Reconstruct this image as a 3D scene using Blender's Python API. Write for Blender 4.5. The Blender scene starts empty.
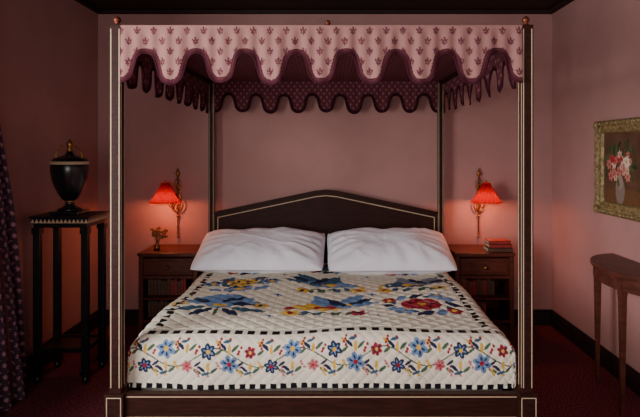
import bpy, bmesh, math, random
import numpy as np
from mathutils import Vector, Matrix, noise
random.seed(7); rng=np.random.RandomState(5)
F=575.0; CZ=1.52
BX=-0.05
def lin(c):
    out=[]
    for v in c:
        v=v/255.0
        out.append(v/12.92 if v<=0.04045 else ((v+0.055)/1.055)**2.4)
    return tuple(out)
def mat(name,c,rough=0.6,metal=0.0,var=0.0,scale=20,bump=0.0,bscale=80,spec=0.5,stretch=None,c2=None,sheen=0.0):
    m=bpy.data.materials.new(name); m.use_nodes=True
    nt=m.node_tree; b=nt.nodes['Principled BSDF']
    b.inputs['Roughness'].default_value=rough; b.inputs['Metallic'].default_value=metal
    b.inputs['Specular IOR Level'].default_value=spec
    if sheen: b.inputs['Sheen Weight'].default_value=sheen
    L=lin(c); b.inputs['Base Color'].default_value=(*L,1)
    tc=nt.nodes.new('ShaderNodeTexCoord')
    mp=nt.nodes.new('ShaderNodeMapping'); nt.links.new(tc.outputs['Object'],mp.inputs['Vector'])
    if stretch: mp.inputs['Scale'].default_value=stretch
    if var>0 or c2:
        n=nt.nodes.new('ShaderNodeTexNoise'); n.inputs['Scale'].default_value=scale; n.inputs['Detail'].default_value=6
        nt.links.new(mp.outputs['Vector'],n.inputs['Vector'])
        r=nt.nodes.new('ShaderNodeValToRGB')
        a=tuple(x*(1-var) for x in L); bb=tuple(min(1,x*(1+var)) for x in L)
        if c2: bb=lin(c2)
        r.color_ramp.elements[0].color=(*a,1); r.color_ramp.elements[1].color=(*bb,1)
        r.color_ramp.elements[0].position=0.35; r.color_ramp.elements[1].position=0.65
        nt.links.new(n.outputs['Fac'],r.inputs['Fac']); nt.links.new(r.outputs['Color'],b.inputs['Base Color'])
    if bump>0:
        n2=nt.nodes.new('ShaderNodeTexNoise'); n2.inputs['Scale'].default_value=bscale; n2.inputs['Detail'].default_value=4
        nt.links.new(mp.outputs['Vector'],n2.inputs['Vector'])
        bp=nt.nodes.new('ShaderNodeBump'); bp.inputs['Strength'].default_value=bump; bp.inputs['Distance'].default_value=0.01
        nt.links.new(n2.outputs['Fac'],bp.inputs['Height']); nt.links.new(bp.outputs['Normal'],b.inputs['Normal'])
    return m
def vcmat(name,rough=0.85,bump=0.15,bscale=250,sheen=0.0):
    m=mat(name,(128,128,128),rough,bump=bump,bscale=bscale,spec=0.1,sheen=sheen)
    nt=m.node_tree; a=nt.nodes.new('ShaderNodeVertexColor'); a.layer_name='Col'
    nt.links.new(a.outputs['Color'],nt.nodes['Principled BSDF'].inputs['Base Color'])
    return m
M={}
M['wall']=mat('plaster_pink',(174,130,126),0.75,var=0.06,scale=2.5,bump=0.14,bscale=50,spec=0.2)
M['ceil']=mat('ceiling_dark',(46,30,28),0.7,var=0.1,bump=0.1,spec=.2)
M['base']=mat('trim_dark',(38,24,26),0.5,var=0.1,spec=.3)
M['carpet']=mat('carpet',(60,24,34),0.95,scale=90,c2=(142,74,84),bump=0.6,bscale=300,spec=0.05)
M['wood']=mat('dark_wood',(44,22,19),0.5,var=0.25,scale=14,stretch=(1,1,6),bump=0.04,spec=.12)
M['woodh']=mat('dark_wood_h',(46,23,18),0.5,var=0.25,scale=10,stretch=(1,5,8),bump=0.04,spec=.12)
M['ivory']=mat('ivory_inlay',(184,162,134),0.5,var=0.05,spec=.2)
M['nstand']=mat('mahogany',(84,38,27),0.4,var=0.3,scale=12,stretch=(1,5,6),spec=.3)
M['black']=mat('ebonised',(17,15,18),0.35,var=0.15,spec=.35)
M['urn']=mat('black_glaze',(20,24,26),0.25,var=0.2)
M['gold']=mat('aged_gold',(160,120,60),0.4,0.9,var=0.25,scale=30)
M['brass']=mat('brass',(160,104,58),0.35,0.85,var=0.2)
M['copper']=mat('copper',(112,56,40),0.45,0.7)
M['linen']=mat('white_linen',(240,240,250),0.85,var=0.015,bump=0.12,bscale=300,spec=0.2,sheen=0.1)
M['matt']=mat('ticking',(190,185,175),0.9)
M['frame']=mat('gilt_frame',(160,138,92),0.5,0.2,scale=45,c2=(100,84,54),bump=0.8,bscale=60)
M['bookred']=mat('book_red',(140,38,32),0.6,var=0.15)
M['bookbrn']=mat('book_brown',(86,52,36),0.6,var=0.15)
M['booktan']=mat('book_tan',(110,84,60),0.6,var=0.15)
M['page']=mat('pages',(190,175,145),0.8)
M['sprig']=mat('dried_sprig',(150,95,60),0.8,var=0.2)
M['fab']=vcmat('canopy_fabric'); M['quilt']=vcmat('quilt_cloth',bump=0.2,bscale=220)
M['curt']=vcmat('curtain_cloth'); M['canvas']=vcmat('oil_canvas',0.5,0.4,120)
M['console']=mat('console_wood',(84,44,34),0.4,var=0.25,scale=10,stretch=(1,1,4),spec=.3)

def link(o):
    bpy.context.scene.collection.objects.link(o); return o
def obj(name,verts,faces,mats,mi=None,smooth=False,bevel=0):
    me=bpy.data.meshes.new(name); me.from_pydata([tuple(v) for v in verts],[],faces); 
    if not isinstance(mats,(list,tuple)): mats=[mats]
    for m in mats: me.materials.append(m)
    if mi:
        for p,i in zip(me.polygons,mi): p.material_index=i
    if smooth:
        for p in me.polygons: p.use_smooth=True
    me.update(); o=link(bpy.data.objects.new(name,me))
    if bevel:
        b=o.modifiers.new('bev','BEVEL'); b.width=bevel; b.segments=2; b.limit_method='ANGLE'
    return o
class MB:
    """accumulates geometry for one mesh"""
    def __init__(s): s.v=[];s.f=[];s.m=[]
    def box(s,x0,x1,y0,y1,z0,z1,m=0):
        b=len(s.v); s.v+=[(x0,y0,z0),(x1,y0,z0),(x1,y1,z0),(x0,y1,z0),(x0,y0,z1),(x1,y0,z1),(x1,y1,z1),(x0,y1,z1)]
        for f in [(0,3,2,1),(4,5,6,7),(0,1,5,4),(1,2,6,5),(2,3,7,6),(3,0,4,7)]:
            s.f.append(tuple(b+i for i in f)); s.m.append(m)
    def taper(s,cx,cy,z0,z1,a0,a1,m=0,n=4):
        b=len(s.v)
        for z,a in((z0,a0),(z1,a1)):
            for k in range(n):
                t=2*math.pi*(k+.5)/n; rr=a/math.cos(math.pi/n)
                s.v.append((cx+rr*math.cos(t),cy+rr*math.sin(t),z))
        for k in range(n):
            s.f.append((b+k,b+(k+1)%n,b+n+(k+1)%n,b+n+k)); s.m.append(m)
        s.f.append(tuple(b+k for k in range(n))[::-1]); s.m.append(m)
        s.f.append(tuple(b+n+k for k in range(n))); s.m.append(m)
    def lathe(s,cx,cy,cz,prof,m=0,n=28,ripple=0,nr=8,mfun=None):
        b=len(s.v)
        for r,z in prof:
            for k in range(n):
                t=2*math.pi*k/n; rr=r*(1+ripple*math.cos(nr*t))
                s.v.append((cx+rr*math.cos(t),cy+rr*math.sin(t),cz+z))
        for i in range(len(prof)-1):
            for k in range(n):
                s.f.append((b+i*n+k,b+i*n+(k+1)%n,b+(i+1)*n+(k+1)%n,b+(i+1)*n+k)); s.m.append(mfun(i) if mfun else m)
    def tube(s,pts,r,m=0,n=8):
        pts=[Vector(p) for p in pts]; b=len(s.v)
        for i,p in enumerate(pts):
            t=(pts[min(i+1,len(pts)-1)]-pts[max(i-1,0)]).normalized()
            a=t.cross(Vector((0.31,0.2,0.93))) 
            if a.length<.05: a=t.cross(Vector((1,0,0)))
            a.normalize(); c=t.cross(a)
            rr=r(i/(len(pts)-1)) if callable(r) else r
            for k in range(n):
                th=2*math.pi*k/n; s.v.append(tuple(p+a*rr*math.cos(th)+c*rr*math.sin(th)))
        for i in range(len(pts)-1):
            for k in range(n):
                s.f.append((b+i*n+k,b+i*n+(k+1)%n,b+(i+1)*n+(k+1)%n,b+(i+1)*n+k)); s.m.append(m)
        s.f.append(tuple(b+k for k in range(n))[::-1]); s.m.append(m)
        e=b+(len(pts)-1)*n; s.f.append(tuple(e+k for k in range(n))); s.m.append(m)
    def ball(s,c,r,m=0,sx=1,sy=1,sz=1,n=14):
        prof=[(r*math.sin(math.pi*i/10),-r*math.cos(math.pi*i/10)) for i in range(11)]
        b=len(s.v); s.lathe(0,0,0,prof,m,n)
        for i in range(b,len(s.v)):
            v=s.v[i]; s.v[i]=(c[0]+v[0]*sx,c[1]+v[1]*sy,c[2]+v[2]*sz)
    def make(s,name,mats,smooth=False,bevel=0): return obj(name,s.v,s.f,mats,s.m,smooth,bevel)
def group(name,loc,children):
    e=link(bpy.data.objects.new(name,None)); e.location=loc; e.empty_display_size=.1
    T=Matrix.Translation(-Vector(loc))
    for c in children:
        if c.type=='MESH' and not c.get('keep'): c.data.transform(T)
        else: c.location=Vector(c.location)-Vector(loc)
        c.parent=e
    return e
def grid_mesh(name,P,col,m,flip=False,smooth=True):
    H,W=P.shape[:2]; n=H*W
    idx=np.arange(n).reshape(H,W)
    q=np.stack([idx[:-1,:-1],idx[:-1,1:],idx[1:,1:],idx[1:,:-1]],-1).reshape(-1,4)
    if flip: q=q[:,::-1]
    me=bpy.data.meshes.new(name); me.vertices.add(n); me.vertices.foreach_set('co',P.reshape(-1).astype(np.float32))
    me.loops.add(q.size); me.loops.foreach_set('vertex_index',q.reshape(-1).astype(np.int32))
    me.polygons.add(len(q)); me.polygons.foreach_set('loop_start',(np.arange(len(q))*4).astype(np.int32))
    if smooth: me.polygons.foreach_set('use_smooth',np.ones(len(q),bool))
    me.update(calc_edges=True); me.validate()
    if col is not None:
        a=me.color_attributes.new('Col','FLOAT_COLOR','POINT')
        c=np.ones((n,4),np.float32); c[:,:3]=col.reshape(-1,3); a.data.foreach_set('color',c.reshape(-1))
    me.materials.append(m)
    return link(bpy.data.objects.new(name,me))
class Painter:
    def __init__(s,u,v,bg):
        s.u=u; s.v=v; s.col=np.empty((len(v),len(u),3)); s.col[:]=lin(bg)
    def win(s,cx,cy,R):
        i0,i1=np.searchsorted(s.u,[cx-R,cx+R]); j0,j1=np.searchsorted(s.v,[cy-R,cy+R])
        U,V=np.meshgrid(s.u[i0:i1]-cx,s.v[j0:j1]-cy); return U,V,s.col[j0:j1,i0:i1]
    def ell(s,cx,cy,a,b,ang,c,pointed=False):
        R=max(a,b)*1.05; U,V,C=s.win(cx,cy,R)
        if U.size==0: return
        ca,sa=math.cos(ang),math.sin(ang); x=U*ca+V*sa; y=-U*sa+V*ca
        mk=(np.abs(y)<b*(1-(x/a)**2)) if pointed else ((x/a)**2+(y/b)**2<1)
        C[mk]=lin(c)
    def line(s,pts,w,c):
        for (x0,y0),(x1,y1) in zip(pts[:-1],pts[1:]):
            L=math.hypot(x1-x0,y1-y0); s.ell((x0+x1)/2,(y0+y1)/2,L/2+w*.8,w,math.atan2(y1-y0,x1-x0),c)
    def flower(s,cx,cy,R,n,c,cc,c3=None,ph=0):
        for k in range(n):
            t=2*math.pi*k/n+ph
            s.ell(cx+R*.58*math.cos(t),cy+R*.58*math.sin(t),R*.45,R*.3,t,c)
            if c3: s.ell(cx+R*.5*math.cos(t),cy+R*.5*math.sin(t),R*.24,R*.13,t,c3)
        s.ell(cx,cy,R*.3,R*.3,0,cc)
NAVY=(34,42,70);RED=(142,38,52);MUST=(200,160,66);LBL=(100,128,166);TEAL=(56,84,106);GRN=(66,88,68);CREAM=(214,206,190);BLK=(18,18,26);PNK=(180,112,114)

# ================= ROOM =================
XL,XR,YB,YF,ZC=-2.035,1.914,5.0,-1.6,2.73
T=.12
def wall(name,boxes,m=M['wall']):
    b=MB()
    for x in boxes: b.box(*x)
    return b.make(name,m)
W1=(0.1,2.1,0.75,2.55)
wall('wall_left',[(XL-T,XL,YF-T,W1[0],0,ZC),(XL-T,XL,W1[1],YB+T,0,ZC),(XL-T,XL,W1[0],W1[1],0,W1[2]),(XL-T,XL,W1[0],W1[1],W1[3],ZC)])
wall('wall_right',[(XR,XR+T,YF-T,YB+T,0,ZC)])
wall('wall_back',[(XL,XR,YB,YB+T,0,ZC)])
W2=(-1.5,0.6,0.7,2.45)  # unseen opening behind the camera, added to let in fill light
wall('wall_front',[(XL,W2[0],YF-T,YF,0,ZC),(W2[1],XR,YF-T,YF,0,ZC),(W2[0],W2[1],YF-T,YF,0,W2[2]),(W2[0],W2[1],YF-T,YF,W2[3],ZC)])
wall('floor',[(XL-T,XR+T,YF-T,YB+T,-.1,0)],M['carpet'])
wall('ceiling',[(XL-T,XR+T,YF-T,YB+T,ZC,ZC+.1)],M['ceil'])
def baseb(name,x0,x1,y0,y1,ax,sgn):
    b=MB(); h=.135
    b.box(x0,x1,y0,y1,0,h-.02)
    if ax=='y': b.box(x0,x1,(y0+.008 if sgn<0 else y0),(y1 if sgn<0 else y1-.008),h-.02,h)
    else: b.box((x0+.008 if sgn<0 else x0),(x1 if sgn<0 else x1-.008),y0,y1,h-.02,h)
    b.make(name,M['base'],bevel=.003)
baseb('baseboard_back',XL,XR,YB-.022,YB,'y',-1)
baseb('baseboard_left',XL,XL+.022,YF,YB-.022,'x',1)
baseb('baseboard_right',XR-.022,XR,YF,YB-.022,'x',-1)
b=MB(); 
b.box(XL,XR,YB-.05,YB,ZC-.03,ZC); b.make('trim_1',M['ceil'],bevel=.006)
b=MB(); b.box(XL,XL+.05,YF,YB-.05,ZC-.03,ZC); b.make('trim_2',M['ceil'],bevel=.006)
b=MB(); b.box(XR-.05,XR,YF,YB-.05,ZC-.03,ZC); b.make('trim_3',M['ceil'],bevel=.006)
# windows
b=MB(); y0,y1,z0,z1=W1; xa,xb=XL-.09,XL-.03
for (p,q) in ((y0,y0+.06),(y1-.06,y1),((y0+y1)/2-.03,(y0+y1)/2+.03)): b.box(xa,xb,p,q,z0,z1)
for z in (z0,z0+.9,z1-.06): b.box(xa,xb,y0,y1,z,z+.05)
b.make('window_1',M['ivory'],bevel=.004)
b=MB(); x0,x1,z0,z1=W2
for (p,q) in ((x0,x0+.06),(x1-.06,x1),((x0+x1)/2-.03,(x0+x1)/2+.03)): b.box(p,q,YF-.09,YF-.03,z0,z1)
for z in (z0,z0+.9,z1-.06): b.box(x0,x1,YF-.09,YF-.03,z,z+.05)
b.make('fill_window',M['ivory'],bevel=.004)  # frame for the added fill opening

# ================= BED =================
PX=.970; YFp=2.73; YRp=4.88; PW=.027; ZT=2.11
kids=[]
def post(nm,cx,cy,w,block):
    b=MB(); b.box(cx-w,cx+w,cy-w,cy+w,.0,ZT)
    g=.0040; e=.0012
    for s in (-1,1):
        xx=cx+s*(w-.0075)
        b.box(xx-g/2*1.2,xx+g/2*1.2,cy-w-e,cy-w+.002,.40,ZT-.02,1)
        for sd in (-1,1):
            yy=cy+s*(w-.0075)
            xo=cx+sd*w
            b.box(min(xo-sd*.002,xo+sd*e),max(xo-sd*.002,xo+sd*e),yy-g/2*1.2,yy+g/2*1.2,.40,ZT-.02,1)
    o=b.make(nm,[M['wood'],M['ivory']],bevel=.0008); kids.append(o)
    if block:
        b=MB(); h=.045
        b.box(cx-h,cx+h,cy-h,cy+h,.06,.375); b.taper(cx,cy,0,.06,.035,.043)
        for s in(-1,1):
            xx=cx+s*(h-.012); b.box(xx-.0025,xx+.0025,cy-h-e,cy-h+.002,.09,.36,1)
        for zz in(.36,.09): b.box(cx-h+.01,cx+h-.01,cy-h-e,cy-h+.002,zz-.0025,zz+.0025,1)
        kids.append(b.make(nm+'_block',[M['wood'],M['ivory']],bevel=.002))
    b=MB(); b.lathe(cx,cy,ZT,[(.016,0),(.016,.005),(.007,.009),(.015,.016),(.019,.026),(.015,.037),(.006,.044),(0,.045)],n=20)
    o=b.make(nm+'_finial',M['copper'],smooth=True); kids.append(o)
post('post_front_a',BX-PX,YFp,PW,True); post('post_front_b',BX+PX,YFp,PW,True)
post('post_rear_a',BX-PX,YRp,.025,False); post('post_rear_b',BX+PX,YRp,.025,False)
# rails
b=MB(); b.box(BX-PX+.045,BX+PX-.045,2.705,2.745,.12,.372)
for zz in (.358,.262,.14): b.box(BX-PX+.05,BX+PX-.05,2.7036,2.706,zz-.0025,zz+.0025,1)
kids.append(b.make('foot_rail',[M['woodh'],M['ivory']],bevel=.001))
for s,nm in((-1,'side_rail_a'),(1,'side_rail_b')):
    b=MB(); xx=BX+s*(PX+.003); b.box(xx-.016,xx+.016,YFp+.045,YRp-.026,.14,.36); kids.append(b.make(nm,M['wood'],bevel=.002))
b=MB()
for k in range(12): yy=2.8+k*.17; b.box(BX-PX+.018,BX+PX-.018,yy,yy+.08,.2,.225)
kids.append(b.make('slats',M['wood']))
# headboard
hw=PX-.025
out=[(-hw,.2),(hw,.2),(hw,.995),(.09,1.175),(.0,1.184),(-.09,1.175),(-hw,.995)]
b=MB(); yf,yr=4.862,4.897
n=len(out); b.v=[(BX+x,yf,z) for x,z in out]+[(BX+x,yr,z) for x,z in out]
b.f=[tuple(range(n)),tuple(range(2*n-1,n-1,-1))]+[(i,i+n,(i+1)%n+n,(i+1)%n) for i in range(n)]; b.m=[0]*len(b.f)
def strip(p,q,w,y,m):
    p=Vector((p[0],0,p[1]));q=Vector((q[0],0,q[1])); d=(q-p).normalized(); nn=Vector((-d.z,0,d.x))*w
    k=len(b.v)
    for yy in(y,y+.003):
        for c in(p-nn,q-nn,q+nn,p+nn): b.v.append((BX+c.x,yy,c.z))
    for f in[(0,1,2,3),(7,6,5,4),(0,4,5,1),(1,5,6,2),(2,6,7,3),(3,7,4,0)]: b.f.append(tuple(k+i for i in f)); b.m.append(m)
for off,w,m in((.050,.004,1),):
    ln=[(-hw+.03,.5),(-hw+.03,.995-off+.005),(-.09,1.175-off),(.0,1.184-off),(.09,1.175-off),(hw-.03,.995-off+.005),(hw-.03,.5)]
    for p,q in zip(ln[:-1],ln[1:]): strip(p,q,w,yf-.0015,m)
for p,q in zip([(-hw,.995),(-.09,1.175),(0,1.184),(.09,1.175)],[(-.09,1.175),(0,1.184),(.09,1.175),(hw,.995)]):
    strip((p[0],p[1]-.008),(q[0],q[1]-.008),.011,yf-.012,0)
kids.append(b.make('headboard',[M['woodh'],M['ivory']]))
b=MB()
b.box(BX-PX+.02,BX+PX-.02,YFp-.012,YFp+.012,ZT-.035,ZT-.005); b.box(BX-PX+.02,BX+PX-.02,YRp-.012,YRp+.012,ZT-.035,ZT-.005)
for s in(-1,1): b.box(BX+s*PX-.012,BX+s*PX+.012,YFp,YRp,ZT-.035,ZT-.005)
kids.append(b.make('canopy_frame',M['wood']))
def sprig(U,V,bg,fg,cell=.085):
    col=np.empty(U.shape+(3,)); col[:]=lin(bg)
    row=np.floor(V/(cell*.62)); u=(U/cell+.5*(row%2)); u=(u-np.floor(u)-.5)*cell; v=(V/(cell*.62)-row-.5)*cell*.62
    def e(cx,cy,a,bb,ang,x=u,y=v):
        ca,sa=math.cos(ang),math.sin(ang); p=(x-cx)*ca+(y-cy)*sa; q=-(x-cx)*sa+(y-cy)*ca; return (p/a)**2+(q/bb)**2<1
    k=cell/.085*1.05
    mk=e(0,.008*k,.011*k,.0052*k,1.57)|e(-.010*k,.001*k,.010*k,.0042*k,2.1)|e(.010*k,.001*k,.010*k,.0042*k,1.04)|e(0,-.012*k,.012*k,.003*k,1.57)|e(-.007*k,-.012*k,.007*k,.003*k,2.6)|e(.007*k,-.012*k,.007*k,.003*k,.55)
    col[mk]=lin(fg)
    return col
OB,OF_=(144,104,101),(84,42,51)
LB,LF=(90,46,54),(144,92,96)
def valance(nm,p0,p1,outn,np_=8,ztop=ZT-.004,arch=.128,tong=.272,res=.0042):
    p0=np.array(p0);p1=np.array(p1); L=np.linalg.norm(p1-p0); d=(p1-p0)/L
    u=np.linspace(0,L,int(L/res)); per=L/np_
    x=np.abs(((u/per+.5)%1)-.5); TW=.29
    w=np.where(x<TW,.42+.58*np.sqrt(np.clip(1-(x/TW)**2.2,0,1)),.42-.42*np.sqrt(np.clip(1-((.5-x)/(.5-TW))**2.2,0,1)))
    ker=np.ones(5)/5; w=np.convolve(np.pad(w,2,mode='edge'),ker,'valid')
    jit=np.interp(u/per,np.arange(0,np_+1),rng.uniform(-.010,.010,np_+1))
    hh=arch+(tong-arch)*w+jit
    nv=int(tong/res); v=np.linspace(0,1,nv)
    Z=v[:,None]*hh[None,:]; U=np.broadcast_to(u,Z.shape)
    dist=np.full(Z.shape,9.0)
    for k in range(-9,10):
        hs=np.roll(hh,k)
        if k>0: hs[:k]=hh[0]
        if k<0: hs[k:]=hh[-1]
        dz=np.maximum(hs[None,:]-Z,0); dist=np.minimum(dist,np.sqrt(dz**2+(k*res)**2))
    wav=(.010*np.sin(2*np.pi*U/per*1.0+.7)+.005*np.sin(U*37))*(Z/tong)**1.2+.003*np.sin(U*95)*np.clip(Z/.05,0,1)
    obs=[]
    for side,bg,fg,tr,tr2 in((1,OB,OF_,(58,24,33),(80,38,46)),(-1,LB,LF,(44,18,27),(62,28,38))):
        outw=wav+.0025*side+.016
        P=np.zeros(Z.shape+(3,))
        for k in range(2): P[...,k]=p0[k]+d[k]*U+outn[k]*outw
        P[...,2]=ztop-Z
        col=sprig(U,-Z,bg,fg,.078 if side>0 else .05)
        t=dist<.022; col[t]=lin(tr)
        t2=(dist<.017)&(dist>.012); col[t2]=lin(tr2)
        o=grid_mesh(nm+('_outer' if side>0 else '_lining'),P,col,M['fab']); obs.append(o)
    m=MB(); pts=[]
    for i in range(0,len(u),2):
        z=ztop-hh[i]; ww=wav[-1,i]+.016
        pts.append((p0[0]+d[0]*u[i]+outn[0]*ww,p0[1]+d[1]*u[i]+outn[1]*ww,z))
    m.tube(pts,.0045,n=6); h=m.make(nm+'_hem',MHEM,smooth=True); obs.append(h)
    return obs
MHEM=mat('hem_braid',(56,20,30),0.85,var=.2,scale=200,spec=.1)
e=PW
kids+=valance('front_valance',(BX-PX+e,YFp-.012),(BX+PX-e,YFp-.012),(0,-1))
kids+=valance('rear_valance',(BX-PX+e,YRp-.04),(BX+PX-e,YRp-.04),(0,1))
kids+=valance('side_valance_a',(BX-PX-.004,YRp-e),(BX-PX-.004,YFp+e),(-1,0),9)
kids+=valance('side_valance_b',(BX+PX+.004,YFp+e),(BX+PX+.004,YRp-e),(1,0),9)
u=np.linspace(BX-PX+.0,BX+PX-.0,330); v=np.linspace(YFp,YRp,360); U,V=np.meshgrid(u,v)
for nm,zz,bg,fg,c in(('canopy_lining',ZT-.012,LB,LF,.05),('canopy_top',ZT-.004,OB,OF_,.085)):
    P=np.stack([U,V,zz-.012*np.sin((U-u[0])/(u[-1]-u[0])*np.pi)*np.sin((V-v[0])/(v[-1]-v[0])*np.pi)],-1)
    kids.append(grid_mesh(nm,P,sprig(U,V,bg,fg,c),M['fab']))
b=MB(); b.lathe(BX+.03,YFp-.0,ZT-.004,[(.016,0),(.010,.006),(.014,.016),(.010,.028),(0,.032)],n=16)
kids.append(b.make('centre_finial',M['copper'],smooth=True))
group('four_poster_bed',(BX,3.8,0),kids)
b=MB(); b.box(BX-.90,BX+.90,2.84,4.85,.226,.572); b.make('mattress',M['matt'],bevel=.03)

# ================= QUILT =================
hwq=.86; r=.072; arc=r*math.pi/2; vert=.165; A=hwq+arc+vert
YE=2.79+r; YBK=4.55
s=np.linspace(-A,A,760); t=np.arange(-(YBK-YE),arc+vert,.0032)
def prof(a,h):
    a=np.asarray(a); th=np.clip((a-h)/r,0,math.pi/2)
    pos=np.where(a<h,a,h+r*np.sin(th)); dr=r*(1-np.cos(th))+np.clip(a-h-arc,0,None); return pos,dr
ps,ds=prof(np.abs(s),hwq); ps=ps*np.sign(s)
pt,dt=prof(t,0.0)
S,TT=np.meshgrid(s,t)
DS,DT=np.meshgrid(ds,dt)
drop=(DS**5+DT**5)**.2
P=np.zeros(S.shape+(3,)); P[...,0]=BX+ps[None,:]; P[...,1]=YE-pt[:,None]
und=.007*np.sin(S*5+TT*3)+.006*np.sin(S*2.3-TT*6.1+1)+.004*np.sin(S*9.3+TT*7.7)
P[...,2]=.602-drop+und*np.clip(1-drop/.2,.0,1)
P[...,0]+=np.sign(S)*.012*np.sin(TT*9)*np.clip(DS/.2,0,1)*np.clip(1-DT/.1,0,1)
P[...,1]-=(.007*np.sin(S*8+.5)+.004*np.sin(S*19))*np.clip(DT/.2,0,1)
P[...,2]+=.005*np.sin(S*6+1)*np.clip(DT/.2,0,1)
gs=np.gradient(P,axis=1); gt=np.gradient(P,axis=0); N=np.cross(gt,gs); N/=np.linalg.norm(N,axis=2,keepdims=True)+1e-9
if N[5,380,2]<0: N=-N
g=.10
a1=np.abs(np.sin(np.pi*(S+TT)/g)); a2=np.abs(np.sin(np.pi*(S-TT)/g))
puff=np.minimum(a1,a2)**.48*.0115
instrip=((TT>-.05)&(TT<.02))
a3=np.abs(np.sin(np.pi*(S+TT)/.055))*np.abs(np.sin(np.pi*(S-TT)/.055)); puff=np.where(TT>.0,a3**.5*.0032,puff)
puff=np.where(instrip,.004,puff)
P+=N*puff[...,None]
pa=Painter(s,t,CREAM)
def m_bird(cx,cy,k,body,wing,acc,flip=1):
    E=lambda x,y,a,bb,ang,c,p=False: pa.ell(cx+flip*x*k,cy+y*k,a*k,bb*k,ang*flip,c,p)
    for j,an in enumerate((-2.85,-2.55,-2.25)): E(-.66+.07*j,-.2-.16*j,.48,.15,an,wing if j!=1 else NAVY,True)
    E(0,0,.54,.30,.25,body); E(-.08,-.16,.46,.20,-.5,wing); E(-.12,-.34,.42,.15,-.8,NAVY,True); E(.12,-.42,.4,.14,-1.2,wing,True)
    E(.52,.16,.21,.18,0,body); E(.76,.24,.14,.07,.3,acc,True); E(.54,.13,.045,.045,0,CREAM); E(.05,.1,.24,.09,.2,acc)
    E(0,.48,.6,.035,.1,GRN); 
    for x in(-.45,-.18,.18,.45): E(x,.56,.18,.08,1.1,GRN if x<0 else TEAL,True)
    pa.flower(cx+flip*-.62*k,cy+.52*k,.21*k,6,acc,NAVY); pa.flower(cx+flip*.7*k,cy+.58*k,.21*k,6,MUST,RED)
def m_bouquet(cx,cy,k,c1,c2,c3):
    for an,L in((-2.7,.8),(-2.2,.75),(-1.57,.8),(-.95,.75),(-.45,.8)):
        x,y=math.cos(an)*L,math.sin(an)*L*.8
        pa.line([(cx,cy+.35*k),(cx+x*.6*k,cy+(y*.5)*k),(cx+x*k,cy+y*k)],.03*k,GRN)
        pa.ell(cx+x*.55*k,cy+(y*.5+.12)*k,.24*k,.09*k,an+.6,TEAL,True); pa.ell(cx+x*.75*k,cy+(y*.6-.1)*k,.2*k,.08*k,an-.7,NAVY,True)
    pa.flower(cx-.75*k,cy-.2*k,.27*k,7,c2,MUST,NAVY); pa.flower(cx+.75*k,cy-.2*k,.27*k,7,c2,MUST,NAVY)
    pa.flower(cx-.42*k,cy-.55*k,.23*k,6,c3,RED); pa.flower(cx+.42*k,cy-.55*k,.23*k,6,c3,RED)
    pa.flower(cx,cy-.2*k,.4*k,9,c1,MUST,NAVY)
    pa.ell(cx,cy+.5*k,.36*k,.25*k,0,c2); pa.ell(cx,cy+.5*k,.3*k,.07*k,0,MUST); pa.ell(cx,cy+.28*k,.32*k,.05*k,0,NAVY); pa.ell(cx,cy+.74*k,.22*k,.05*k,0,NAVY)
    pa.ell(cx-.58*k,cy+.45*k,.3*k,.12*k,.8,LBL,True); pa.ell(cx+.58*k,cy+.45*k,.3*k,.12*k,-.8,LBL,True)
def m_wreath(cx,cy,k,c1,c2,c3):
    for j in range(12):
        an=2*math.pi*j/12; pa.ell(cx+.7*k*math.cos(an),cy+.66*k*math.sin(an),.25*k,.11*k,an+.9,[NAVY,TEAL,LBL][j%3],True)
    for j in range(4):
        an=2*math.pi*j/4+.6; pa.flower(cx+.78*k*math.cos(an),cy+.72*k*math.sin(an),.2*k,6,[c2,c3][j%2],MUST)
    pa.ell(cx,cy,.44*k,.41*k,0,c1); pa.flower(cx,cy,.42*k,7,c1,MUST,tuple(int(q*.55) for q in c1)); pa.ell(cx,cy,.2*k,.2*k,0,c1)
    pa.ell(cx+.02*k,cy,.1*k,.1*k,0,MUST)
    pa.ell(cx-.2*k,cy+.1*k,.14*k,.05*k,.6,PNK); pa.ell(cx+.2*k,cy-.12*k,.14*k,.05*k,.6,PNK)
def m_fan(cx,cy,k):
    for j,an in enumerate(np.linspace(-2.9,-.25,8)):
        pa.ell(cx+.42*k*math.cos(an),cy+.1*k+.5*k*math.sin(an),.44*k,.14*k,an,[LBL,NAVY][j%2] if j not in(3,) else LBL,True)
    for j,an in enumerate(np.linspace(-2.75,-.4,7)): pa.ell(cx+.74*k*math.cos(an),cy+.1*k+.78*k*math.sin(an),.15*k,.11*k,an,LBL)
    pa.ell(cx,cy+.12*k,.28*k,.22*k,0,LBL); pa.ell(cx,cy+.12*k,.15*k,.12*k,0,MUST)
    for sg in(-1,1):
        pa.ell(cx+sg*.62*k,cy+.42*k,.44*k,.14*k,sg*.35,TEAL,True); pa.ell(cx+sg*.3*k,cy+.62*k,.32*k,.11*k,sg*.9,NAVY,True)
        pa.flower(cx+sg*.85*k,cy+.05*k,.2*k,6,MUST,NAVY)
    pa.line([(cx,cy+.3*k),(cx,cy+.85*k)],.035*k,GRN)
yr1=YE-3.36; yr2=YE-3.87; yr3=YE-4.35
K=.275
m_fan(-.6,yr1,K)
m_bird(.02,yr1,K*1.05,MUST,LBL,RED,-1)
m_wreath(.57,yr1,K*.98,RED,RED,LBL)
m_bouquet(-.56,yr2,K*.95,MUST,LBL,TEAL)
m_bird(.03,yr2,K,LBL,TEAL,MUST,1)
m_bird(.58,yr2,K,TEAL,(120,124,138),MUST,-1)
for x in(-.58,.02,.58): m_wreath(x,yr3,K*.8,LBL,MUST,RED)
for x in(-.29,.30):
    for y in(yr1-.25,yr1+.24,yr2-.24): pa.flower(x,y,.026,4,LBL,NAVY)
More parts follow.
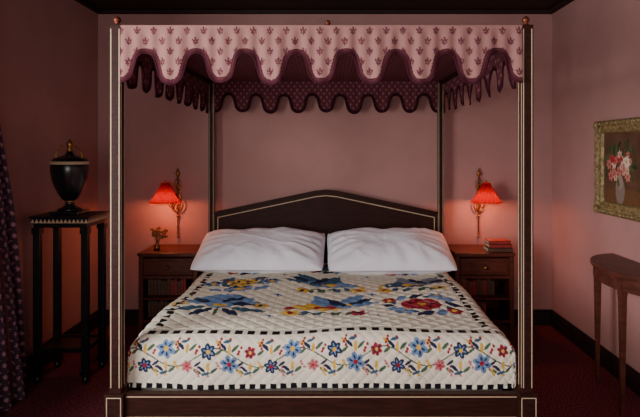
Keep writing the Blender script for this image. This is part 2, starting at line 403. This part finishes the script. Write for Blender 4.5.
def vine(put_ell,a0,a1):
    f=lambda x:.126+.042*math.sin(2*math.pi*x/.408)
    n=int((a1-a0)/.010)
    for i in range(n):
        xx=a0+i*.010; put_ell(xx,f(xx),.008,.0032,math.atan2(f(xx+.01)-f(xx),.01),GRN)
    k=0; x=a0+.03
    while x<a1-.03:
        s_=1 if (k%2) else -1; y=.126-s_*.034+(.006 if k%3 else -.006)
        c=[LBL,RED,NAVY,LBL,PNK,NAVY][k%6]; c2=[NAVY,NAVY,LBL,NAVY,RED,LBL][k%6]; R=[.045,.029,.037][k%3]
        yo=.126+s_*.052
        for dx,dy,an,cc in((-.030,0,.7,NAVY),(.028,.006,-.7,GRN),(0,-.012*s_,1.57,MUST),(-.012,.022*s_,-.3,TEAL)): put_ell(x+dx,yo+dy,.022,.0078,an,cc)
        for dx,dy in((-.049,.02),(-.056,.006),(-.044,.034),(.048,-.018),(.058,-.004),(.042,-.03),(0,.034)):
            put_ell(x+dx,yo+dy*s_,.0068,.0068,0,[RED,PNK,RED,MUST][k%4])
        put_ell(x+.051,.126-s_*.064,.022,.008,.5,MUST if k%2 else GRN); put_ell(x+.051,.126-s_*.028,.02,.007,-.6,GRN if k%2 else NAVY)
        put_ell(x+.055,.126-s_*.045,.0065,.0065,0,RED)
        for j in range(6):
            an=j*math.pi/3+.3; put_ell(x+R*.6*math.cos(an),y+R*.6*math.sin(an),R*.42,R*.31,an,c)
            put_ell(x+R*.5*math.cos(an),y+R*.5*math.sin(an),R*.22,R*.1,an,c2)
        put_ell(x,y,R*.26,R*.26,0,MUST if k%2 else RED)
        x+=.102; k+=1
def pe(x,y,a,bb,ang,c): pa.ell(x,y,a,bb,ang,c)
vine(pe,-1.09,1.09)
for sg in(-1,1): vine(lambda x,y,a,bb,ang,c: pa.ell(sg*(hwq+y),-x,bb,a,-ang*sg,c),.06,1.6)
C=pa.col
def dash(mask,coord,per=.056,duty=.6):
    ph=np.mod(coord/per,1); C[mask]=lin(CREAM); C[mask&(ph<duty)]=lin(BLK)
dash((TT>-.034)&(TT<.010)&(np.abs(S)<hwq+.02),S,.062)
dash((TT>.252),S,.05,.6)
dash((np.abs(S)>hwq-.04)&(np.abs(S)<hwq-.005)&(TT<-.055),TT,.062)
dash((np.abs(S)>hwq+.252)&(TT<.252),TT,.05,.6)
q=grid_mesh('patchwork_quilt',P,C,M['quilt'])
sm=q.modifiers.new('sol','SOLIDIFY'); sm.thickness=.006; sm.offset=-1

# ================= PILLOWS =================
def pillow(nm,cx,cy,cz,W,H,Tk,tilt,yaw,seed,roll=0):
    n=120; mth=76
    vs=[];fs=[]
    def f(a): return max(0,1-abs(a)**2.8)**.5
    for side in(1,-1):
        for j in range(mth+1):
            for i in range(n+1):
                u=-1+2*i/n; v=-1+2*j/mth
                x=W/2*u*(1-.025*(1-v*v))*(1-.04*v**4); y=H/2*v*(1-.04*(1-u*u))*(1-.04*u**6)
                fl=f(min(1,abs(u)/.975))*f(min(1,abs(v)/.965))
                nz=noise.noise(Vector((x*3+seed,y*3,side)))*.035*fl
                rad=math.hypot(max(0,abs(u)-.25),max(0,abs(v)-.1))
                an=math.atan2(v*H,u*W*.5)
                wr=.008*math.sin(15*an+seed+3*u)*min(1,max(0,rad-.2)*2)*fl**.6
                rg=abs(noise.noise(Vector((x*4+seed,y*8+x*3,2)))); wr+=.016*(.25-min(.25,rg))*4*.35*fl**.5
                rg=abs(noise.noise(Vector((x*9+seed*2,y*14-x*5,7)))); wr+=.004*(.25-min(.25,rg))*4*.5*fl**.5
                vs.append((x,y,side*(Tk/2*fl+.003)+nz+(wr if side>0 else 0)))
    st=(n+1)*(mth+1)
    for side in(0,1):
        for j in range(mth):
            for i in range(n):
                a=side*st+j*(n+1)+i; q=(a,a+1,a+n+2,a+n+1); fs.append(q if side==0 else q[::-1])
    def rim(l):
        for a,b_ in zip(l[:-1],l[1:]): fs.append((a,a+st,b_+st,b_))
    rim([i for i in range(n+1)]); rim([n+j*(n+1) for j in range(mth+1)]); rim([mth*(n+1)+i for i in range(n,-1,-1)]); rim([j*(n+1) for j in range(mth,-1,-1)])
    o=obj(nm,vs,fs,M['linen'],smooth=True)
    o.rotation_euler=(tilt,roll,yaw); o.location=(cx,cy,cz)
    return o
pillow('pillow',-.548,4.45,.742,1.0,.58,.235,math.radians(20),math.radians(-1.5),1.3)
pillow('pillow.001',.440,4.44,.740,.97,.58,.235,math.radians(20),math.radians(1.5),5.1)

# ================= NIGHTSTANDS =================
def nightstand(cx):
    w=.235; y0,y1=4.55,4.965; h=.705; k=[]
    b=MB(); b.box(cx-w-.004,cx+w+.004,y0-.012,y1,h-.025,h); b.box(cx-w+.004,cx+w-.004,y0,y1,h-.034,h-.025); k.append(b.make('top',M['nstand'],bevel=.004))
    b=MB()
    for xx in(cx-w+.02,cx+w-.02):
        for yy in(y0+.022,y1-.022):
            b.taper(xx,yy,0,.12,.013,.018); b.box(xx-.018,xx+.018,yy-.018,yy+.018,.12,h-.034)
    k.append(b.make('legs',M['nstand'],bevel=.002))
    b=MB()
    b.box(cx-w+.012,cx-w+.022,y0+.03,y1-.03,.14,h-.034); b.box(cx+w-.022,cx+w-.012,y0+.03,y1-.03,.14,h-.034)
    b.box(cx-w+.02,cx+w-.02,y1-.02,y1-.01,.14,h-.034); b.box(cx-w+.02,cx+w-.02,y0+.01,y1-.02,.15,.17)
    b.box(cx-w+.02,cx+w-.02,y0+.01,y1-.02,.505,.52); b.box(cx-w+.02,cx+w-.02,y0+.012,y1-.02,.33,.345)
    k.append(b.make('carcass',M['nstand'],bevel=.001))
    b=MB(); b.box(cx-w+.042,cx+w-.042,y0+.002,y0+.02,.53,h-.044); b.box(cx-w+.06,cx+w-.06,y0-.003,y0+.004,.548,h-.062); k.append(b.make('drawer',M['nstand'],bevel=.003))
    b=MB(); b.lathe(0,0,0,[(.0,.0),(.006,.0),(.006,.012),(.014,.018),(.013,.026),(0,.03)],n=16)
    b.v=[(cx+v[0],y0-.003-v[2],.592+v[1]) for v in b.v]; k.append(b.make('knob',M['brass'],smooth=True))
    e=MB(); 
    e.box(cx-w+.042,cx+w-.042,y0+.001,y0+.008,.50,.525); k.append(e.make('rail',M['nstand']))
    return group('nightstand',(cx,4.76,0),k)
nightstand(-1.30); nightstand(1.21)
def stack(nm,cx,cy,z,items,upright=False):
    b=MB(); ms=[M['bookred'],M['bookbrn'],M['booktan'],M['page']]
    if not upright:
        for (w,d,h,m,dx) in items:
            b.box(cx+dx-w/2,cx+dx+w/2,cy-d/2,cy+d/2,z,z+.003,m); b.box(cx+dx-w/2+.003,cx+dx+w/2-.004,cy-d/2+.004,cy+d/2-.004,z+.003,z+h-.003,3)
            b.box(cx+dx-w/2,cx+dx+w/2,cy-d/2,cy+d/2,z+h-.003,z+h,m); b.box(cx+dx-w/2,cx+dx+w/2,cy-d/2,cy-d/2+.003,z,z+h,m); z+=h+.0015
    else:
        x=cx
        for (w,d,h,m,_) in items:
            b.box(x,x+w,cy-d/2,cy+d/2,z,z+h,m)
            b.box(x+.002,x+w-.002,cy-d/2-.0008,cy-d/2+.001,z+h*.75,z+h*.82,2); x+=w+.0015
    return b.make(nm,ms,bevel=.001)
stack('book_stack',1.345,4.66,.7052,[(.20,.14,.030,1,0),(.185,.13,.028,0,.004),(.18,.125,.026,0,-.003)])
it=lambda n,sd:[(random.Random(sd+i).uniform(.018,.034),.13,random.Random(sd*3+i).uniform(.11,.145),random.Random(sd*7+i).choice([0,1,1,1]),0) for i in range(n)]
stack('book_row',-1.49,4.72,.3455,it(12,3),True)
stack('book_row.001',-1.49,4.72,.1705,it(9,11),True)
stack('book_row.002',1.02,4.72,.3455,it(11,23),True)
stack('book_row.003',1.04,4.72,.1705,it(8,31),True)
b=MB(); vx,vy,vz=-1.43,4.70,.7052
b.lathe(vx,vy,vz,[(0,0),(.022,0),(.028,.015),(.026,.035),(.012,.05),(.016,.06),(.013,.06),(.010,.05),(.0,.02)],m=0,n=20)
rr=random.Random(4)
for i in range(22):
    an=rr.uniform(0,6.28); L=rr.uniform(.07,.14); sp=rr.uniform(.02,.085)
    tip=(vx+sp*math.cos(an),vy+sp*math.sin(an)*.6,vz+.04+L)
    b.tube([(vx,vy,vz+.03),(vx+.3*(tip[0]-vx),vy+.3*(tip[1]-vy),vz+.03+L*.55),tip],.0018,1,5)
    for j in range(3): b.ball((tip[0]+rr.uniform(-.012,.012),tip[1]+rr.uniform(-.012,.012),tip[2]+rr.uniform(-.02,.008)),.008,1,n=6,sz=1.4)
b.make('dried_flower_vase',[M['brass'],M['sprig']],smooth=True)

# ================= SCONCES =================
ms=bpy.data.materials.new('lampshade_red'); ms.use_nodes=True; nt=ms.node_tree; nt.nodes.remove(nt.nodes['Principled BSDF'])
o_=nt.nodes['Material Output']; df=nt.nodes.new('ShaderNodeBsdfDiffuse'); tr=nt.nodes.new('ShaderNodeBsdfTranslucent'); mx=nt.nodes.new('ShaderNodeMixShader')
df.inputs[0].default_value=(*lin((160,8,16)),1); tr.inputs[0].default_value=(.26,.0025,.006,1); mx.inputs[0].default_value=.32
nt.links.new(df.outputs[0],mx.inputs[1]); nt.links.new(tr.outputs[0],mx.inputs[2]); nt.links.new(mx.outputs[0],o_.inputs['Surface'])
mb=bpy.data.materials.new('bulb_glass'); mb.use_nodes=True; pb=mb.node_tree.nodes['Principled BSDF']; pb.inputs['Emission Color'].default_value=(1,.35,.1,1); pb.inputs['Emission Strength'].default_value=12
MFR=mat('shade_fringe',(220,60,34),.8)
def sconce(bx,sx):
    k=[]; yw=4.998; sy=4.80; zt=1.245; zb=1.085
    b=MB()
    for zc,rx,rz in((1.10,.028,.055),(1.19,.018,.03),(1.02,.018,.035)): b.ball((bx,yw-.006,zc),1,sx=rx,sy=.007,sz=rz,n=18)
    b.tube([(bx,yw-.02,.80),(bx,yw-.02,1.30)],.0055)
    for z,r0 in((.80,.011),(.87,.008),(.95,.014),(1.0,.009),(1.22,.014),(1.27,.010),(1.31,.019)): b.ball((bx,yw-.02,z),r0,n=12)
    b.lathe(bx,yw-.02,1.31,[(.012,0),(.02,.012),(.012,.03),(.005,.04),(.008,.048),(0,.056)],n=14)
    pts=[]
    for i in range(25):
        f=i/24; pts.append((bx+(sx-bx)*f, yw-.02-(yw-.02-sy)*f, 1.10-.075*math.sin(f*math.pi*1.15)-.0*f))
    pts[-1]=(sx,sy,pts[-1][2]); b.tube(pts,.005)
    zs=pts[-1][2]
    b.lathe(sx,sy,zs-.01,[(0,-.015),(.010,-.01),(.022,0),(.024,.006),(.01,.012),(.009,.04),(.012,.045),(.0,.045)],n=16)
    for sgn in(-1,1):
        c=[(bx+sgn*(.012+.034*math.sin(a)),yw-.03-.02*a/4,1.02+.02*a/1.5-.034*math.cos(a)) for a in [j*.35 for j in range(14)]]
        b.tube(c,lambda f:.006*(1-f)+.002)
        c=[(bx+sgn*(.004+.026*math.sin(a)),yw-.03,1.2+.015*a-.024*math.cos(a)) for a in [j*.35 for j in range(12)]]
        b.tube(c,lambda f:.005*(1-f)+.002)
    b.lathe(bx,yw-.02,.77,[(0,-.02),(.006,-.01),(.009,0),(.004,.015),(.004,.03)],n=12)
    for q_ in(1,-1):
        hp=[(sx+q_*.045*math.sin(a),sy,1.14+.075*(-math.cos(a))+.02) for a in [j*math.pi/10 for j in range(11)]]; b.tube(hp,.0015,n=5)
    b.ball((sx,sy,zt+.012),.009,n=10)
    for a in range(3): b.tube([(sx,sy,zt-.006),(sx+.032*math.cos(a*2.09),sy+.032*math.sin(a*2.09),zt-.004)],.0015,n=5)
    o=b.make('bracket',M['brass'],smooth=True); k.append(o)
    b=MB(); pr=[]
    for i in range(13):
        f=i/12; pr.append((.034+(.124-.034)*(f**1.35),zt-zb-f*(zt-zb)))
    b.lathe(sx,sy,zb,pr,n=96,ripple=.022,nr=24); o=b.make('shade',ms,smooth=True); k.append(o)
    b=MB()
    for z,rad in((zt,.035),(zb,.125)):
        b.tube([(sx+rad*math.cos(a),sy+rad*math.sin(a),z) for a in [j*math.pi/20 for j in range(41)]],.003,n=6)
    for j in range(60):
        a=j*math.pi/30; x,y=sx+.124*math.cos(a),sy+.124*math.sin(a); b.tube([(x,y,zb),(x,y,zb-.018)],.0022,n=4)
    k.append(b.make('fringe',MFR,smooth=True))
    b=MB(); b.ball((sx,sy,1.125),.02,sz=1.3); o=b.make('bulb',mb,smooth=True); k.append(o)
    ld=bpy.data.lights.new('bulb_light','POINT'); ld.energy=6.5; ld.color=(1,.28,.11); ld.shadow_soft_size=.022
    lo=link(bpy.data.objects.new('bulb_light',ld)); lo.location=(sx,sy,1.090); k.append(lo)
    return group('wall_sconce',(bx,yw,1.1),k)
sconce(-1.335,-1.393); sconce(1.27,1.288)

# ================= PEDESTAL + URN =================
x0,x1,y0,y1,h=-1.95,-1.578,3.72,4.05,1.09
k=[]
b=MB(); b.box(x0-.01,x1+.01,y0-.01,y1+.01,h-.012,h); b.box(x0,x1,y0,y1,h-.05,h-.012); b.box(x0+.012,x1-.012,y0+.012,y1-.012,h-.075,h-.05)
k.append(b.make('top',M['black'],bevel=.002))
b=MB(); nt_=14
def tri(p,q,r_,nrm):
    i=len(b.v); nrm=Vector(nrm)*.0015
    for P_ in(p,q,r_): b.v.append(tuple(Vector(P_)+nrm))
    for P_ in(p,q,r_): b.v.append(tuple(Vector(P_)-nrm))
    b.f+=[(i,i+1,i+2),(i+5,i+4,i+3),(i,i+3,i+4,i+1),(i+1,i+4,i+5,i+2),(i+2,i+5,i+3,i)]; b.m+=[0]*5
for j in range(nt_):
    a=x0+(x1-x0)*j/nt_; c=x0+(x1-x0)*(j+1)/nt_; tri((a,y0,h-.044),(c,y0,h-.044),((a+c)/2,y0,h-.017),(0,-1,0))
    a=y0+(y1-y0)*j/nt_; c=y0+(y1-y0)*(j+1)/nt_
    for xx,sg in((x1,1),(x0,-1)): tri((xx,a,h-.044),(xx,c,h-.044),(xx,(a+c)/2,h-.017),(sg,0,0))
k.append(b.make('zigzag_inlay',M['ivory']))
b=MB(); lw=.021
for xx in(x0+.03,x1-.03):
    for yy in(y0+.03,y1-.03):
        b.box(xx-lw,xx+lw,yy-lw,yy+lw,.06,h-.075)
        b.box(xx-lw-.006,xx+lw+.006,yy-lw-.006,yy+lw+.006,h-.115,h-.075); b.box(xx-lw-.006,xx+lw+.006,yy-lw-.006,yy+lw+.006,.05,.09)
        for d in(-.007,.007): b.box(xx+d-.0025,xx+d+.0025,yy-lw-.003,yy-lw,.12,h-.13)
for zz in(.2,): 
    b.box(x0+.03,x1-.03,y0+.02,y0+.04,zz,zz+.03); b.box(x0+.03,x1-.03,y1-.04,y1-.02,zz,zz+.03)
    b.box(x0+.02,x0+.04,y0+.03,y1-.03,zz,zz+.03); b.box(x1-.04,x1-.02,y0+.03,y1-.03,zz,zz+.03)
    b.box(x0+.04,x1-.04,y0+.04,y1-.04,zz+.005,zz+.02)
k.append(b.make('legs',M['black'],bevel=.0015))
b=MB()
for xx in(x0+.03,x1-.03):
    for yy in(y0+.03,y1-.03): b.lathe(xx,yy,0,[(0,0),(.012,0),(.022,.012),(.024,.026),(.018,.042),(.01,.052)],n=16)
k.append(b.make('feet',M['black'],smooth=True))
group('pedestal_stand',((x0+x1)/2,(y0+y1)/2,0),k)
ux,uy,uz=-1.772,3.885,h
k=[]
b=MB(); b.box(ux-.095,ux+.095,uy-.095,uy+.095,uz,uz+.022); k.append(b.make('plinth',M['urn'],bevel=.003))
b=MB(); b.lathe(ux,uy,uz,[(0,.022),(.075,.022),(.078,.034),(.05,.045),(.03,.06),(.026,.08),(.034,.09),(.05,.10),(.07,.13),(.095,.18),(.114,.235),(.122,.29),(.122,.32),(.118,.335)],n=48)
b.lathe(ux,uy,uz,[(.118,.352),(.112,.366),(.09,.378),(.06,.388),(.035,.396),(.022,.41),(.018,.42),(0,.424)],n=48)
k.append(b.make('body',M['urn'],smooth=True))
b=MB(); b.lathe(ux,uy,uz,[(.118,.333),(.124,.336),(.126,.343),(.124,.35),(.118,.354)],n=48); k.append(b.make('band',M['ivory'],smooth=True))
b=MB(); b.lathe(ux,uy,uz,[(.033,.078),(.038,.084),(.033,.09)],n=32); b.lathe(ux,uy,uz,[(.016,.42),(.024,.43),(.012,.44),(.018,.452),(.024,.468),(.014,.488),(.004,.503),(0,.506)],n=20)
for sg in(-1,1):
    b.tube([(ux+sg*(.085-.035*a/2.86+.018*math.sin(a)),uy-.01,uz+.372+.075*a/2.86) for a in [j*.26 for j in range(12)]],lambda f:.008*(1-f*.4))
    b.ball((ux+sg*.05,uy-.01,uz+.452),.011,n=10)
k.append(b.make('gilt_mounts',M['gold'],smooth=True))
group('lidded_urn',(ux,uy,uz),k)

# ================= CONSOLE TABLE =================
cx,cy,a_,b_=XR-.004,3.45,.45,.30; hh=.82; k=[]
def half(a_,b_,z0,z1,nm,m,bev=.004):
    n=40; v=[];f=[]
    ring=[(cx-b_*math.sin(math.pi*i/n),cy-a_*math.cos(math.pi*i/n)) for i in range(n+1)]
    for z in(z0,z1): v+=[(x,y,z) for x,y in ring]
    N_=n+1; f=[tuple(range(N_)),tuple(range(2*N_-1,N_-1,-1))]+[(i,i+N_,(i+1)%N_+N_,(i+1)%N_) for i in range(N_)]
    return obj(nm,v,f,m,bevel=bev)
k.append(half(a_,b_,hh-.022,hh,'top',M['console'])); k.append(half(a_-.012,b_-.012,hh-.032,hh-.022,'moulding',M['console'],.003)); k.append(half(a_-.03,b_-.03,hh-.11,hh-.032,'apron',M['console'],.002))
b=MB()
for lx,ly in((1.755,3.80),(1.672,3.31),(1.76,3.09)):
    b.taper(lx,ly,.0,.05,.012,.014); b.taper(lx,ly,.05,hh-.12,.010,.019); b.box(lx-.021,lx+.021,ly-.021,ly+.021,hh-.135,hh-.034)
k.append(b.make('legs',M['console'],bevel=.002))
group('demilune_console_table',(cx-.15,cy,0),k)

# ================= PAINTING =================
ya,yb,za,zb=3.42,4.10,1.078,1.722; X=XR-.002
k=[]; v=[];f=[]
prf=[(0,.0),(0,.03),(.012,.042),(.026,.044),(.034,.034),(.05,.030),(.062,.026),(.07,.032),(.078,.03),(.088,.014),(.088,.0)]
def corner(ins): return [(ya+ins,za+ins),(yb-ins,za+ins),(yb-ins,zb-ins),(ya+ins,zb-ins)]
seg=40
for ins,dp in prf:
    cs=corner(ins)
    for ci in range(4):
        p,q=cs[ci],cs[(ci+1)%4]
        for sidx in range(seg):
            t_=sidx/seg; y=p[0]+(q[0]-p[0])*t_; z=p[1]+(q[1]-p[1])*t_
            dd=dp+(.005*math.sin(t_*seg*math.pi/1.5+ins*60) if .01<ins<.07 else 0)
            v.append((X-dd,y,z))
R_=4*seg
for i in range(len(prf)-1):
    for j in range(R_): f.append((i*R_+j,i*R_+(j+1)%R_,(i+1)*R_+(j+1)%R_,(i+1)*R_+j))
k.append(obj('frame',v,f,M['frame'],smooth=True))
b=MB()
for ci,(yy,zz) in enumerate(corner(.03)):
    for j in range(9):
        an=j*.7; b.ball((X-.045,yy+.022*math.cos(an),zz+.022*math.sin(an)),.011,sx=.6,n=8)
    b.ball((X-.048,yy,zz),.016,sx=.7,n=10)
for (p,q) in(((ya,za),(yb,za)),((yb,za),(yb,zb)),((yb,zb),(ya,zb)),((ya,zb),(ya,za))):
    for j in range(1,24):
        t_=j/24; y=p[0]+(q[0]-p[0])*t_; z=p[1]+(q[1]-p[1])*t_
        y+=(.02 if y<ya+.001 else (-.02 if y>yb-.001 else 0)); z+=(.02 if z<za+.001 else(-.02 if z>zb-.001 else 0))
        b.ball((X-.044,y,z),.008+.004*(j%2),sx=.7,n=8)
k.append(b.make('carving',M['frame'],smooth=True))
u=np.linspace(ya+.08,yb-.08,170); w=np.linspace(za+.08,zb-.08,170)
pp=Painter(u,w,(92,66,50))
uu,ww=np.meshgrid(u,w); nz=np.sin(uu*23+np.sin(ww*17)*2)*np.sin(ww*19+uu*9); pp.col*= (1+.18*nz)[...,None]
cyp,czp=(ya+yb)/2+.0,(za+zb)/2
pp.ell(cyp,za+.1,.4,.09,0,(104,72,48)); pp.ell(cyp+.03,czp-.15,.06,.09,0,(130,112,104)); pp.ell(cyp+.03,czp-.09,.035,.05,0,(150,130,116))
rr=random.Random(9)
for i in range(46): an=rr.uniform(0,6.28); R0=rr.uniform(.04,.18); pp.ell(cyp+.03+R0*math.cos(an)*1.1,czp+.04+R0*math.sin(an)*.8,.04,.015,rr.uniform(0,3),rr.choice([(62,72,46),(80,88,54),(48,56,40)]),True)
for i in range(30):
    an=rr.uniform(0,6.28); R0=rr.uniform(.02,.17); R1=rr.uniform(.022,.038); c=rr.choice([(186,106,100),(200,160,140),(170,54,56),(214,190,170),(190,120,110),(160,56,66)])
    x_,y_=cyp+.03+R0*math.cos(an)*1.1,czp+.04+R0*math.sin(an)*.85
    pp.flower(x_,y_,R1,6,c,tuple(int(q*.7) for q in c),ph=an); 
Pp=np.stack([np.full(uu.shape,X-.013),uu,ww],-1)
k.append(grid_mesh('canvas',Pp,pp.col,M['canvas'],flip=True))
group('framed_painting',(X,cyp,czp),k)

# ================= CURTAIN =================
nz_=420; ny=330
zz=np.linspace(2.42,.02,nz_); f=np.linspace(0,1,ny)
edge=np.interp(zz[::-1],[0,.6,1.2,1.9,2.42],[3.60,3.52,3.43,3.27,3.2])[::-1]
start=2.2
Y=start+f[None,:]*(edge[:,None]-start); Z=np.broadcast_to(zz[:,None],Y.shape)
amp=.022+.03*(2.42-Z)/2.4
Xc=XL+.10+amp*np.sin(f[None,:]*2*np.pi*9+.4*np.sin(Z*2))+.012*np.sin(f[None,:]*31+Z*1.5)+.03*(2.42-Z)/2.4
P=np.stack([Xc,Y,Z],-1)
Lc=2.6; U=f[None,:]*Lc+0*Z
col=sprig(U,Z,(60,44,58),(152,106,118),.055)
strp=(np.abs(np.mod(U,.17)-.085)<.006); col[strp]=lin((120,74,84))
c=grid_mesh('fabric',P,col,M['curt'])
b=MB(); b.tube([(XL+.10,2.13,2.46),(XL+.10,3.35,2.46)],.012,n=14); b.ball((XL+.10,3.37,2.46),.026); b.ball((XL+.10,2.11,2.46),.026)
for yy in(2.15,3.15): b.tube([(XL,yy,2.46),(XL+.10,yy,2.46)],.008)
rod=b.make('rod',M['brass'],smooth=True)
b=MB()
for j in range(12):
    yy=2.22+j*.083; b.tube([(XL+.10+.02*math.cos(a),yy,2.455+.026*math.sin(a)) for a in [i*math.pi/8 for i in range(17)]],.0025,n=6)
rings=b.make('rings',M['brass'],smooth=True)
group('curtain',(XL+.1,2.8,1.2),[c,rod,rings])

# ================= LIGHT =================
def area(nm,loc,rot,sx,sy,e,c):
    l=bpy.data.lights.new(nm,'AREA'); l.shape='RECTANGLE'; l.size=sx; l.size_y=sy; l.energy=e; l.color=c
    o=link(bpy.data.objects.new(nm,l)); o.location=loc; o.rotation_euler=rot; return o
area('daylight_left',(XL-.2,(W1[0]+W1[1])/2,(W1[2]+W1[3])/2),(0,-math.pi/2,0),1.75,1.95,215,(1,.96,.93))
area('front_fill',((W2[0]+W2[1])/2,YF-.2,(W2[2]+W2[3])/2),(math.pi/2,0,0),2.1,1.75,74,(1,.96,.93))  # added fill lamp behind the camera, brightens the bed front
w=bpy.data.worlds.new('World'); bpy.context.scene.world=w; w.use_nodes=True
w.node_tree.nodes['Background'].inputs[0].default_value=(.5,.55,.65,1); w.node_tree.nodes['Background'].inputs[1].default_value=.15
# ================= CAMERA =================
cd=bpy.data.cameras.new('camera'); cam=link(bpy.data.objects.new('camera',cd)); cam.location=(0,0,CZ); cam.rotation_euler=(math.pi/2,0,0)
cd.sensor_width=36; cd.lens=36*F/640; cd.shift_x=(320-332)/640; cd.shift_y=-(208.5-150)/640; cd.clip_start=.05
bpy.context.scene.camera=cam
